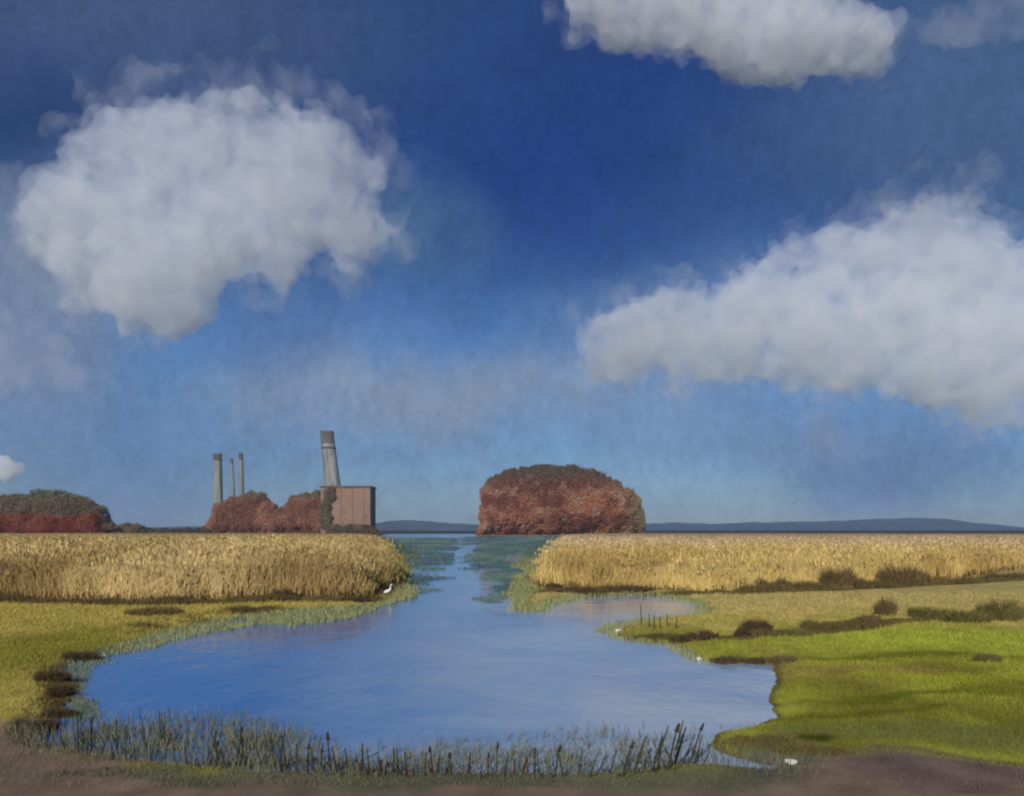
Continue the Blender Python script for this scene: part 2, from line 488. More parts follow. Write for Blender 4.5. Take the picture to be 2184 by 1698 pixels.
def tone_left(x, y):
    n = fbm(x * .30, y * .10, 4, 51); n2 = fbm(x * 1.2, y * .5, 3, 52)
    c = col_mix((.50, .36, .145), (.66, .50, .22), sstep(n, .3, .65))
    g = sstep(x / y, -.17, -.125)[:, None]; c = c * (1 - g * .6) + np.array((.50, .43, .11)) * g * .6
    b = sstep(fbm(x * .22 + 7, y * .12, 3, 57), .5, .62)[:, None] * .65; c = c * (1 - b) + np.array((.36, .235, .10)) * b
    return c * (.85 + .3 * n2)[:, None]


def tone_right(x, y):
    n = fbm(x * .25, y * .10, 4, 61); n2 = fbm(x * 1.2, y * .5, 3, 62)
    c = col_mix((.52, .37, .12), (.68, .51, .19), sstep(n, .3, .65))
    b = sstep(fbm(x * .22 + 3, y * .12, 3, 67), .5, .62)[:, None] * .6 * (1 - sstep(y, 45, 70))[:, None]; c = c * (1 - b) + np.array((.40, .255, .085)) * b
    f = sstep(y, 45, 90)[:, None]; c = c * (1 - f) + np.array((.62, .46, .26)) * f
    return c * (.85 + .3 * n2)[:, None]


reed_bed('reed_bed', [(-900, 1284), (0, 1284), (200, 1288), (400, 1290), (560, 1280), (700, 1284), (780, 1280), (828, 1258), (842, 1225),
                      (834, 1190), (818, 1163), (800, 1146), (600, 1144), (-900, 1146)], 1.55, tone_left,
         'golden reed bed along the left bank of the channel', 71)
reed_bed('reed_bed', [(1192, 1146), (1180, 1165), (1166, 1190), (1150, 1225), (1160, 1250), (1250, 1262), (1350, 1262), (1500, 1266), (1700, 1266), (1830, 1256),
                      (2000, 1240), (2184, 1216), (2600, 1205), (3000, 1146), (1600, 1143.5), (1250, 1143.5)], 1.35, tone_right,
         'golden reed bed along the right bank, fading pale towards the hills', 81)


# ------------------------------------------------------------------ grass and water plants
def meadow_grass():
    parts = []
    def put(n, y0, y1, x0, x1, hh, ww):
        y = np.exp(rng.uniform(np.log(y0), np.log(y1), n)); x = rng.uniform(x0, x1, n) * y
        s = pond_sd(x, y); ok = s > .02
        x, y, s = x[ok], y[ok], s[ok]
        c = ground_colour(x, y)
        dry = c[:, 0] * 1.0 - c[:, 1] > .03          # mud keeps bare
        mud = (c[:, 0] > c[:, 1] * 1.25) & (y < 13)
        k = ~mud | (rng.random(len(x)) < .20)
        x, y, s, c = x[k], y[k], s[k], c[k]; m = len(x)
        z = ground_z(x, y, s)
        kk = np.clip(y / 12, .8, 3)
        h = hh * kk ** .6 * (.5 + .9 * rng.random(m)) * (.6 + .8 * fbm(x * 1.3, y * .9, 3, 90))
        c = c * (1.05 * (.75 + .5 * rng.random(m)))[:, None]
        parts.append(blades(m, x, y, z - .01, h, ww * kk, .3 + .5 * rng.random(m), c))
    put(330000, 8.4, 34, -.7, .7, .050, .007)
    v, f, c = join_parts(parts)
    o = link('meadow_grass', np_mesh('meadow_grass', v, f, c), leaf_mat('grass_blade', trans=.3))
    tag(o, 'short green and straw coloured grass covering the meadow round the pond', 'grass', None, 'stuff')


meadow_grass()


def shallows():
    """grey green water grass standing in the shallows"""
    parts = []
    # foreground
    n = 50000
    y = rng.uniform(8.6, 12.6, n); x = rng.uniform(-.56, .36, n) * y
    s = pond_sd(x, y)
    edge = P(0, 1600)[1] + .4 * np.sin(x * 1.3) + 1.6 * sstep(-x, 1.5, 5) + 1.0 * sstep(x, 1.8, 4) + .8 * (fbm(x * 1.1, y * 0, 3, 14) - .5)
    p = 1 - sstep(y, edge - .9, edge + .9)
    ok = (s < .6) & (rng.random(n) < p * (.30 + .70 * sstep(fbm(x * 2, y * 2, 3, 15), .3, .7)) * (1 - .55 * sstep(x / y, -.2, .0)))
    x, y = x[ok], y[ok]; m = len(x)
    h = (.05 + .13 * rng.random(m) ** 1.5) * (.6 + .9 * fbm(x * 1.7, y, 3, 16))
    c = col_mix((.17, .17, .11), (.26, .255, .17), rng.random(m)); l = sstep(fbm(x * .9, y * .9, 3, 18), .5, .7)[:, None]
    c = c * (1 - l * .5) + np.array((.16, .13, .08)) * l * .5
    parts.append(blades(m, x, y, np.full(m, -.03), h + .03, .008 + .006 * rng.random(m), .15 + .25 * rng.random(m), c))
    v, f, c = join_parts(parts)
    o = link('water_grass', np_mesh('water_grass', v, f, c), leaf_mat('water_grass_blade', trans=.3))
    tag(o, 'grey green water grass standing in the shallows of the near shore', 'water grass', None, 'stuff')
    # margins
    parts = []
    n = 420000
    y = np.exp(rng.uniform(np.log(17), np.log(300), n)); x = rng.uniform(-.45, .32, n) * y
    s = pond_sd(x, y); k = np.clip(y / 16, .8, 7)
    w = .9 * fbm(x * .4, y * .2, 3, 44) * np.where((x < -4.2) & (y < 33), 2.8, .6)
    w = np.where(y > 45, w * 1.2, w)
    ok = (s < .08 * k) & (s > -w * k) & (rng.random(n) < .8)
    x, y, k = x[ok], y[ok], k[ok]; m = len(x)
    c = col_mix((.28, .30, .12), (.43, .42, .18), rng.random(m))
    far = sstep(y, 45, 90)[:, None]; c = c * (1 - far) + np.array((.10, .16, .13)) * far
    parts.append(blades(m, x, y, np.full(m, -.02), (.04 + .09 * rng.random(m)) * np.clip(y / 18, 1, 5), .014 * k, .3, c))
    v, f, c = join_parts(parts)
    o = link('marsh_fringe', np_mesh('marsh_fringe', v, f, c), leaf_mat('fringe_blade', trans=.3))
    tag(o, 'low yellow green fringe of water plants along the far banks', 'water plants', None, 'stuff')


shallows()


def weed_and_reflection(pts, col1, col2, lab, seed, hh=1.0, dens=1.0):
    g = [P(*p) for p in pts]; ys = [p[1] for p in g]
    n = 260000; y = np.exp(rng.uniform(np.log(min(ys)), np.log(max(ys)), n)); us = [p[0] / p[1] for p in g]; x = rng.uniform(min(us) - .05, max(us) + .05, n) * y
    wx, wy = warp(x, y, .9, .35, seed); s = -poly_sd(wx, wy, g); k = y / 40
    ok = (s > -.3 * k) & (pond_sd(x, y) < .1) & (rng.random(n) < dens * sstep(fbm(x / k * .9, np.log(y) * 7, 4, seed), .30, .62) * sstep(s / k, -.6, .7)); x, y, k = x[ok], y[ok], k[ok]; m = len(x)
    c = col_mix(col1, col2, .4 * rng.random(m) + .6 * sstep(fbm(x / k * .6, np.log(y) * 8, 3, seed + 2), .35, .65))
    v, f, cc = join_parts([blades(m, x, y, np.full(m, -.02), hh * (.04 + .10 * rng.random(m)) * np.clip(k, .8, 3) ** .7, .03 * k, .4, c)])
    o = link('weed_and_reflection', np_mesh('weed_and_reflection', v, f, cc), bpy.data.materials['fringe_blade']); tag(o, lab, 'water weed', None, 'stuff')


weed_and_reflection([(1002, 1145), (1192, 1145), (1160, 1215), (1142, 1262), (1112, 1292), (1072, 1284), (1048, 1235), (1018, 1190)], (.08, .14, .16), (.19, .27, .20),  # blades added in place of the thicket and reed reflections
           'blue green reflection, built as weed blades, on the right side of the channel', 401)
weed_and_reflection([(826, 1148), (948, 1148), (940, 1185), (908, 1222), (882, 1255), (856, 1266), (846, 1220)], (.10, .16, .18), (.19, .27, .22),  # left patch likewise: a reflection in the water built as blades
           'blue green reflection, built as weed blades, on the left side of the channel', 411)


weed_and_reflection([(150, 1405), (215, 1390), (300, 1364), (260, 1395), (222, 1430), (206, 1500), (170, 1545), (105, 1545), (150, 1480), (128, 1440)], (.20, .23, .14), (.30, .32, .18),
           'pale green weed in the shallows along the left shore', 421, .9, .16)


# ------------------------------------------------------------------ rushes of the near shore
RMAT = leaf_mat('rush_stem', trans=.15)


def stick(p0, p1, r0, r1, col, seg=5, bow=0.0, rings=4):
    a, b = Vector(p0), Vector(p1); d = (b - a); n = d.normalized()
    up = Vector((0, 0, 1)) if abs(n.z) < .9 else Vector((1, 0, 0))
    e1 = n.cross(up).normalized(); e2 = n.cross(e1)
    V = []
    for i in range(rings + 1):
        t = i / rings; c = a + d * t + e1 * bow * math.sin(math.pi * t); r = r0 + (r1 - r0) * t
        for k in range(seg):
            an = 2 * math.pi * k / seg; V.append(c + e1 * r * math.cos(an) + e2 * r * math.sin(an))
    q = [(i * seg + k, i * seg + (k + 1) % seg, (i + 1) * seg + (k + 1) % seg, (i + 1) * seg + k) for i in range(rings) for k in range(seg)]
    V = np.array([tuple(v) for v in V]); return V, np.array(q), None, np.tile(np.array(col, float), (len(V), 1))


def leaf_strip(p0, az, h, lean, w, col, rings=5):
    V = []; ca, sa = math.cos(az), math.sin(az)
    for i in range(rings + 1):
        t = i / rings; d = lean * h * t ** 1.8; z = h * t * (1 - .12 * t)
        ww = w * (1 - t ** 1.6) * .5 + .0006
        cx, cy_ = p0[0] + ca * d, p0[1] + sa * d
        V.append((cx - sa * ww, cy_ + ca * ww, p0[2] + z)); V.append((cx + sa * ww, cy_ - ca * ww, p0[2] + z))
    q = [(2 * i, 2 * i + 1, 2 * i + 3, 2 * i + 2) for i in range(rings)]
    V = np.array(V); return V, np.array(q), None, np.tile(np.array(col, float), (len(V), 1))


def to_mesh(name, parts, smooth=True):
    v, f, c = join_parts(parts); return np_mesh(name, v, f, c, smooth)


def make_rush(i, h, col, leafcol, head, label, group):
    root = bpy.data.objects.new('rush', None); C.objects.link(root); tag(root, label, 'rush', group)
    r = random.Random(i)
    link('stem', to_mesh('stem', [stick((0, 0, -.08), (r.uniform(-.03, .03), 0, h), .011, .004, col, 5, r.uniform(-.01, .01))]), RMAT, root)
    for k in range(2 + i % 3):
        lf = leaf_strip((r.uniform(-.01, .01), 0, -.03), r.choice([0, math.pi]) + r.uniform(-.9, .9), h * r.uniform(.55, .95), r.uniform(.2, .6), .020, leafcol)
        link('leaf', to_mesh('leaf', [lf]), RMAT, root)
    if head:
        x = 0
        hd = stick((0, 0, h - .01), (0.004, 0, h + .05), .013, .007, tuple(c * .8 for c in col), 6, 0, 3)
        link('seed_head', to_mesh('seed_head', [hd]), RMAT, root)
    return root


def copy_tree(o, parent=None, label=None, group=None):
    c = o.copy(); C.objects.link(c); c.parent = parent
    if parent is None:
        if label: c['label'] = label
        if group: c['group'] = group
    for ch in list(o.children): copy_tree(ch, c)
    return c


DARKS = ('dark brown rush standing in the grey green water grass of the near shore', 'dark rushes of the near shore')
REDS = ('reddish brown rush at the middle of the near shore', 'reddish rushes of the near shore')
GREYS = ('slender grey green rush standing at the left end of the near shore', 'grey green rushes at the left end')
RIGHTS = ('olive rush leaning right in front of the pale water at the right end of the near shore', 'olive rushes leaning right')
protos = {}
def kinds(tag_, cols, lab):
    protos[tag_] = [make_rush(k * 7 + len(tag_), .34, cols, tuple(c * 1.35 for c in cols), k == 1, *lab) for k in range(4)]
kinds('dark', (.048, .045, .028), DARKS); kinds('red', (.075, .022, .02), REDS)
kinds('grey', (.055, .075, .055), GREYS); kinds('right', (.060, .058, .030), RIGHTS)
used_proto = set()
# (kind, column, foot row, tip row, lean in columns)
spots = []
for a in [(105, 1610, 1560), (135, 1600, 1548), (165, 1620, 1520), (178, 1600, 1528), (195, 1610, 1535), (250, 1600, 1540), (275, 1640, 1590), (290, 1640, 1585),
          (312, 1600, 1520), (345, 1590, 1510), (352, 1600, 1515), (225, 1630, 1585), (240, 1640, 1580), (330, 1640, 1600), (375, 1640, 1590)]:
    spots.append(('grey', *a, rnd.uniform(-8, 8)))
for a in [(405, 1650, 1590), (418, 1652, 1600), (440, 1640, 1588), (462, 1648, 1585), (466, 1620, 1560), (455, 1600, 1550), (482, 1645, 1590), (505, 1642, 1560),
          (520, 1640, 1555), (527, 1605, 1560), (560, 1640, 1590), (585, 1632, 1560), (598, 1660, 1575), (615, 1660, 1562), (636, 1668, 1580), (655, 1655, 1592),
          (672, 1658, 1590), (685, 1660, 1600), (710, 1665, 1570), (725, 1672, 1585), (745, 1668, 1590), (775, 1672, 1580), (790, 1675, 1590), (815, 1668, 1600),
          (840, 1672, 1590), (850, 1660, 1590), (870, 1672, 1600), (905, 1675, 1600), (935, 1668, 1595), (965, 1675, 1610), (1040, 1680, 1610), (1060, 1670, 1590),
          (1075, 1680, 1600), (1140, 1670, 1590), (1155, 1680, 1600), (1180, 1680, 1595), (1205, 1672, 1600)]:
    spots.append(('dark', *a, rnd.uniform(-14, 14)))
for a in [(812, 1682, 1625), (822, 1675, 1620), (835, 1672, 1615), (865, 1680, 1625), (925, 1670, 1598), (948, 1660, 1630), (1000, 1672, 1600), (1095, 1675, 1615), (1110, 1670, 1610), (1125, 1672, 1620), (1020, 1678, 1625)]:
    spots.append(('red', *a, rnd.uniform(-10, 14)))
for a in [(1250, 1680, 1600), (1270, 1665, 1600), (1295, 1670, 1590), (1320, 1680, 1585), (1345, 1670, 1560), (1365, 1670, 1600), (1385, 1668, 1565), (1400, 1660, 1575),
          (1420, 1665, 1550), (1435, 1640, 1540), (1450, 1640, 1555), (1468, 1640, 1545), (1480, 1630, 1560), (1330, 1640, 1570), (1490, 1650, 1590), (1230, 1670, 1590), (1405, 1610, 1540), (1440, 1600, 1530)]:
    spots.append(('right', *a, rnd.uniform(10, 34)))
ORD = 'first second third fourth fifth sixth seventh eighth ninth tenth eleventh twelfth thirteenth fourteenth fifteenth sixteenth seventeenth eighteenth nineteenth twentieth'.split()
def ordinal(n): return ORD[n] if n < 20 else ('twenty-' if n < 29 else 'thirty-') + ORD[(n - 20) % 10 if n < 29 else (n - 30)] if n != 29 else 'thirtieth'
KW = {'dark': 'dark brown', 'red': 'reddish', 'grey': 'grey green', 'right': 'olive'}
spots.sort(key=lambda q: q[1]); seen = {}
for n_, (kd, dx, fy, ty, ln) in enumerate(spots):
    k = rnd.randrange(4); pr = protos[kd][k]
    if (kd, k) not in used_proto: o = pr; used_proto.add((kd, k))
    else: o = copy_tree(pr)
    x, y = P(dx, fy); hgt = (fy - ty) * S / F * y
    q = seen.get(kd, 0); seen[kd] = q + 1
    o['label'] = '%s %s rush %s, %s of its colour from the left' % (
        'tall' if fy - ty > 82 else 'short' if fy - ty < 58 else 'middling', KW[kd],
        'leaning right' if ln > 6 else 'leaning left' if ln < -6 else 'standing straight', ordinal(q))
    o.location = (x, y, 0)
    o.rotation_euler = (0, math.atan2(ln, max(20, fy - ty)), rnd.uniform(-.2, .2))
    s = hgt / .36; o.scale = (max(1.0, s) * rnd.uniform(.9, 1.5), max(1.0, s) * 1.2, s)
for kd in protos:
    for k, pr in enumerate(protos[kd]):
        if (kd, k) not in used_proto:
            for ch in list(pr.children): bpy.data.objects.remove(ch)
            bpy.data.objects.remove(pr)


# ------------------------------------------------------------------ tussocks and small bushes
TMAT = leaf_mat('tussock_blade', trans=.2)
def tussock(dx, dy, wpx, hpx, col, label, cat='tussock', name='sedge_tussock', y=None, zb=None):
    x, yy = P(dx, dy) if y is None else ((dx * S - 512) / F * y, y)
    w = wpx * S / F * yy / 2 * 1.25; h = hpx * S / F * yy * .8
    n = 2600
    r = np.sqrt(rng.random(n)) * w; a = rng.uniform(0, 2 * np.pi, n)
    bx, by = r * np.cos(a) * .9, r * np.sin(a) * .7
    gap = vnoise(bx / w * 3.5 + dx, by / w * 3.5 + dy, 8) > .30; r, a, bx, by = r[gap], a[gap], bx[gap], by[gap]; n = len(r)
    hh = h * (.45 + .65 * rng.random(n)) * np.sqrt(np.clip(1 - (r / w) ** 2 * .75, .1, 1)) * (.7 + .6 * vnoise(bx / w * 2.5 + dx, by / w * 2.5, 5))
    c = np.array(col)[None] * (.65 + .7 * rng.random(n))[:, None]
    az = np.arctan2(by, bx) + rng.normal(0, .6, n)
    p = blades(n, bx, by, np.full(n, -.03), hh + .03, .009 * yy / 12 * (.6 + .8 * rng.random(n)), .15 + .45 * (r / w), c, az)
    v, f, cc = join_parts([p])
    o = link(name, np_mesh(name, v, f, cc), TMAT)
    z0 = float(ground_z(np.array([x]), np.array([yy]))[0]); o.location = (x, yy, max(z0, 0) if zb is None else zb)
    tag(o, label, cat); return o


DB, OB, GB = (.115, .082, .045), (.20, .145, .065), (.18, .16, .055)
for a in [
    (112, 1462, 62, 44, DB, 'broad dark brown sedge tussock jutting into the pond from the left meadow'),
    (178, 1408, 70, 26, DB, 'low dark olive tussock at the upper end of the left shore, beside pale green shallows'),
    (128, 1490, 40, 36, DB, 'narrow dark brown tussock just below the jutting one on the left shore'),
    (130, 1528, 60, 24, DB, 'flat dark tussock on the left shore above the brown mud'),
    (70, 1560, 90, 34, DB, 'largest brown tussock at the lower left, where meadow meets mud'),
    (330, 1318, 110, 22, OB, 'long brown tussock on the straw coloured bank left of the blue water'),
    (178, 1276, 46, 40, DB, 'dark round sedge clump at the foot of the left reed bed, alone'),
    (30, 1284, 90, 20, DB, 'dark low clump at the far left foot of the reed bed'),
    (610, 1284, 60, 26, DB, 'brown clump at the foot of the left reed bed, midway to the channel'),
    (690, 1288, 80, 18, OB, 'low brown clump close left of the white bird, under the reeds'),
    (762, 1288, 44, 14, DB, 'small near black clump at the water edge left of the white bird'),
    (1182, 1258, 30, 14, DB, 'small dark clump at the left tip of the right reed bed'),
    (1238, 1268, 90, 16, DB, 'dark rounded clump at the water edge under the right reed bed'),
    (1330, 1264, 120, 15, DB, 'long flat dark clump at the water edge, second from the channel'),
    (1560, 1262, 66, 38, OB, 'brown bush in front of the right reed bed, left of the tallest one'),
    (1640, 1264, 70, 34, OB, 'fainter brown bush just left of the tallest bush in the right reeds'),
    (1786, 1262, 56, 66, OB, 'tallest brown bush standing in front of the right reed bed'),
    (1925, 1252, 90, 56, OB, 'wide spreading brown bush in the right reed bed above the dark ditch'),
    (2092, 1212, 30, 24, DB, 'small dark bush alone at the right end of the reed bed'),
    (1612, 1364, 50, 44, DB, 'square topped brown tussock on the ridge of the middle bank'),
    (1582, 1372, 26, 26, DB, 'darkest tussock on the middle bank, left of the square topped one'),
    (1500, 1374, 50, 26, DB, 'small brown tussock near the left part of the middle bank'),
    (1452, 1374, 40, 22, DB, 'small brown tussock nearest the tip of the middle bank'),
    (1750, 1358, 70, 36, GB, 'rounded olive tussock halfway along the middle bank'),
    (1680, 1366, 90, 20, GB, 'low dark olive tussock between the square topped and the rounded one'),
    (1850, 1340, 60, 26, OB, 'brown tussock rising where the middle bank bends away'),
    (1890, 1322, 34, 46, OB, 'thin upright brown shrub on the middle bank, right of the bend'),
    (1982, 1326, 70, 36, GB, 'first of three olive shrubs before the bright green meadow, leftmost'),
    (2060, 1336, 90, 38, GB, 'second of three olive shrubs before the bright green meadow, middle'),
    (2132, 1332, 80, 56, GB, 'tallest olive shrub at the right edge above the bright green meadow'),
    (2106, 1422, 46, 22, GB, 'small dark green tussock alone on the bright meadow at the right'),
    (1575, 1412, 110, 16, DB, 'long dark tussock above the small blue cove'),
    (1665, 1416, 60, 22, OB, 'brown tussock at the right corner of the small blue cove'),
    (1660, 1600, 90, 22, GB, 'dark olive tussock above the white stone at the lower right'),
    (1715, 1620, 110, 20, GB, 'dark grass tussock right of the white stone'),
]: tussock(*a)


def sedge_line(name, line, n, hgt, wid, lab, seed):
    g = [P(*p) for p in line]; ln = [math.hypot(b[0] - a[0], b[1] - a[1]) for a, b in zip(g[:-1], g[1:])]; cum = np.concatenate([[0], np.cumsum(ln)])
    t_ = rng.uniform(0, cum[-1], n); x = np.interp(t_, cum, [p[0] for p in g]); y = np.interp(t_, cum, [p[1] for p in g])
    k = np.clip(y / 22, .7, 3)
    x = x + rng.normal(0, wid, n) * k; y = y + rng.normal(0, wid, n) * k
    f = fbm(x * .9, y * .9, 3, seed); ok = (f > .26) & (pond_sd(x, y) > -.1); x, y, f, k = x[ok], y[ok], f[ok], k[ok]; m = len(x)
    h = hgt * k * (.3 + 1.3 * sstep(f, .35, .75)) * (.5 + .6 * rng.random(m))
    c = col_mix((.10, .075, .035), (.19, .145, .055), rng.random(m) * .5 + .5 * fbm(x * .3, y, 2, seed + 1))
    p = blades(m, x, y, np.maximum(ground_z(x, y), 0) - .01, h, .014 * k, .2 + .4 * rng.random(m), c)
    v, fc, cc = join_parts([p]); o = link(name, np_mesh(name, v, fc, cc), TMAT); tag(o, lab, 'sedge', None, 'stuff')


sedge_line('sedge', RIDGE, 26000, .16, .16, 'brown sedge growing along the low lip of the middle bank', 301)
sedge_line('sedge', DITCH, 26000, .17, .22, 'brown sedge along the dark ditch at the foot of the right reed bed', 311)
sedge_line('sedge', LSHADE_MUD, 26000, .12, .22, 'brown sedge along the foot of the left reed bed', 321)
sedge_line('sedge', [(290, 1345), (420, 1322), (560, 1306), (720, 1298)], 9000, .12, .30, 'brown sedge on the bank above the pale fringe of the left shore', 331)
sedge_line('sedge', [(40, 1570), (110, 1530), (135, 1480), (105, 1440), (170, 1408), (215, 1392)], 30000, .10, .16, 'dark brown sedge along the left shore of the pond', 341)
sedge_line('sedge', [(1540, 1590), (1620, 1606), (1700, 1618), (1790, 1626)], 7000, .05, .12, 'dark olive sedge at the edge of the near right meadow', 351)


# tall dry stalks on the green spit
for k, (dx, fy, ty) in enumerate([(1368, 1335, 1290), (1385, 1348, 1310), (1396, 1350, 1312), (1408, 1350, 1315), (1425, 1345, 1312), (1440, 1350, 1318)]):
    pr = next(iter(protos['grey'])) if False else None
    x, y = P(dx, fy); hgt = (fy - ty) * S / F * y
    root = bpy.data.objects.new('rush', None); C.objects.link(root); root.location = (x, y, .02)
    tag(root, ('thin dark stalk on the green spit of the middle bank, %s from the left' % ordinal(k)) if k else 'tallest thin stalk, leftmost on the green spit of the middle bank', 'rush', 'stalks on the green spit')
    link('stem', to_mesh('stem', [stick((0, 0, -.05), (rnd.uniform(-.05, .05), 0, hgt), .020, .009, (.06, .065, .03))]), RMAT, root)
    link('leaf', to_mesh('leaf', [leaf_strip((0, 0, 0), rnd.choice([0.2, 3.0]), hgt * .7, .35, .035, (.08, .09, .03))]), RMAT, root)


# ------------------------------------------------------------------ woods on the far bank
FMAT = leaf_mat('far_leaf', trans=.35)
BARK = plain('bark', (.06, .05, .04), .9, .3, 1.5)


def crown(name, poly, dist, depth, n, leaf, tonef, parent, seed, core=True):
    """leaf clumps filling the volume whose front view is the polygon"""
    pts = [at(a, b, dist) for a, b in poly]; pg = [(p[0], p[2]) for p in pts]
    x0, x1 = min(p[0] for p in pg), max(p[0] for p in pg); z0, z1 = min(p[1] for p in pg), max(p[1] for p in pg)
    m = n * 3
    x = rng.uniform(x0, x1, m); z = rng.uniform(max(z0, 0), z1, m)
    wx = x + (fbm(x * .4, z * .4, 4, seed) - .5) * 3.4; wz = z + (fbm(x * .4, z * .4 + 50, 4, seed + 3) - .5) * 3.4
    s = -poly_sd(wx, wz, pg); ok = s > 0; x, z, s = x[ok][:n], z[ok][:n], s[ok][:n]; m = len(x)
    # depth of the volume grows away from the outline; leaves sit mostly near its surface
    dp = depth * np.sqrt(np.clip(s / (depth * .55), 0, 1)) * (.8 + .4 * fbm(x * .30, z * .10, 4, seed + 5))
    sgn = np.where(rng.random(m) < .7, -1, 1)
    yy = dist + depth * .6 + sgn * dp * (1 - .5 * rng.random(m) ** 2)
    c = tonef(x, z, z1) * 1.6 * (.85 + .3 * rng.random(m))[:, None]
    # each leaf clump: a bent quad
    x = x + rng.normal(0, leaf * .8, m); z = np.maximum(z + rng.normal(0, leaf * .8, m), .1)
    sz = leaf * (.5 + .9 * rng.random(m) ** 2)
    nrm = rng.normal(size=(m, 3)); nrm[:, 1] += 1.6 * sgn; nrm[:, 2] += .9; nrm /= np.linalg.norm(nrm, axis=1)[:, None]
    t1 = np.cross(nrm, rng.normal(size=(m, 3))); t1 /= np.linalg.norm(t1, axis=1)[:, None]; t2 = np.cross(nrm, t1)
    ctr = np.stack([x, yy, z], 1)
    v = np.empty((m, 4, 3))
    v[:, 0] = ctr - t1 * sz[:, None]; v[:, 1] = ctr - t2 * sz[:, None] * .6; v[:, 2] = ctr + t1 * sz[:, None]; v[:, 3] = ctr + t2 * sz[:, None] * .7 + nrm * sz[:, None] * .3
    i = np.arange(m)[:, None] * 4
    return link(name, np_mesh(name, v.reshape(-1, 3), [np.hstack([i, i + 1, i + 2, i + 3])], np.repeat(c, 4, axis=0)), FMAT, parent)


def stems(parent, cols, dist, depth, top_row, r=.35):
    for dx in cols:
        x, y, z = at(dx, top_row, dist + depth * .6)
        link('trunk', to_mesh('trunk', [stick((x, y, -.2), (x + rnd.uniform(-1, 1), y, z), r, r * .4, (.05, .04, .03), 7, rnd.uniform(-.4, .4))]), BARK, parent)


def holder(name, label, cat, loc=(0, 0, 0)):
    r = bpy.data.objects.new(name, None); C.objects.link(r); r.location = loc; tag(r, label, cat); return r


def adopt(root):
    """put the Empty at the thing's foot without moving the parts"""
    bb = [c.matrix_local.translation for c in root.children]
    xs = []; ys = []
    for c in root.children:
        for k in c.bound_box: xs.append(k[0] + c.location.x); ys.append(k[1] + c.location.y)
    cx, cy_ = (min(xs) + max(xs)) / 2, (min(ys) + max(ys)) / 2
    root.location = (cx, cy_, 0)
    for c in root.children: c.location = (c.location.x - cx, c.location.y - cy_, c.location.z)


D1 = 360
def tone_russet(x, z, zt):
    n = fbm(x * .12, z * .15, 3, 101); n2 = fbm(x * .3, z * .3, 3, 102)
    c = col_mix((.16, .058, .032), (.30, .135, .072), sstep(n, .35, .65))
    o = sstep(n2, .55, .7)[:, None]; c = c * (1 - o) + np.array((.29, .17, .11)) * o
    e = sstep(x, 42, 50)[:, None]; c = c * (1 - e * .8) + np.array((.17, .14, .075)) * e * .8
    t = sstep(z + (n - .5) * 9, 15.5, 25)[:, None]; return c * (1 - t) + np.array((.090, .066, .042)) * t


w = holder('thicket', 'large domed russet thicket with a dark brown top, right of the channel', 'thicket')
stems(w, (1060, 1120, 1190, 1250, 1310, 1350), D1, 12, 1040)
crown('foliage', [(1016, 1142), (1024, 1090), (1024, 1045), (1034, 1022), (1072, 1003), (1110, 995), (1160, 989), (1220, 990), (1265, 998),
                  (1310, 1020), (1350, 1045), (1370, 1070), (1380, 1100), (1378, 1142)], D1, 14, 120000, .34, tone_russet, w, 111)
adopt(w)


def tone_left_wood(x, z, zt):
    n = fbm(x * .15, z * .15, 3, 121)
    zz = z + (n - .5) * 5
    c = col_mix((.070, .082, .060), (.105, .115, .080), sstep(n, .35, .65))
    m = (1 - sstep(zz, 12, 15))[:, None]; c = c * (1 - m) + np.array((.12, .085, .055)) * m
    return c


def tone_red(x, z, zt):
    n = fbm(x * .2, z * .3, 3, 131)
    return col_mix((.13, .032, .018), (.18, .062, .038), sstep(n, .4, .65))


w = holder('thicket', 'grey green rounded wood at the far left edge above a dark red hedge', 'thicket')
stems(w, (-60, 20, 90, 150, 190), 300, 12, 1080)
crown('foliage', [(-160, 1150), (-150, 1080), (-60, 1052), (0, 1055), (50, 1050), (80, 1044), (130, 1052), (175, 1062), (200, 1085), (215, 1110), (235, 1125), (245, 1148)],
      300, 12, 80000, .30, tone_left_wood, w, 141)
adopt(w)
w = holder('hedge', 'dark red hedge in front of the grey green wood at the far left', 'hedge')
crown('foliage', [(-170, 1150), (-165, 1096), (0, 1096), (80, 1100), (150, 1103), (195, 1098), (206, 1112), (214, 1146)], 288, 4, 45000, .27, tone_red, w, 151)
stems(w, (-100, -20, 60, 130, 190), 288, 4, 1112, .15)
adopt(w)


def tone_bush(x, z, zt):
    n = fbm(x * .3, z * .3, 3, 161); return col_mix((.075, .065, .040), (.15, .10, .06), sstep(n, .4, .65))


w = holder('bush', 'low brown bush just right of the far left wood', 'bush')
crown('foliage', [(236, 1148), (240, 1128), (262, 1119), (290, 1118), (308, 1130), (318, 1146)], 310, 4, 5000, .4, tone_bush, w, 171)
stems(w, (262, 290), 310, 4, 1135, .12); adopt(w)
w = holder('hedge', 'long low dark hedge between the far left wood and the brick works', 'hedge')
crown('foliage', [(300, 1147), (300, 1133), (350, 1130), (400, 1132), (440, 1128), (445, 1146)], 330, 4, 7000, .4,
      lambda x, z, zt: col_mix((.045, .045, .035), (.07, .065, .045), fbm(x * .3, z * .3, 2, 5)), w, 181)
stems(w, (340, 390), 330, 4, 1140, .12); adopt(w)


def tone_mid(x, z, zt):
    n = fbm(x * .15, z * .18, 3, 191); c = col_mix((.16, .072, .044), (.26, .130, .084), sstep(n, .35, .65))
    t = sstep(z + (n - .5) * 5, 13, 17)[:, None]; return c * (1 - t) + np.array((.12, .105, .065)) * t


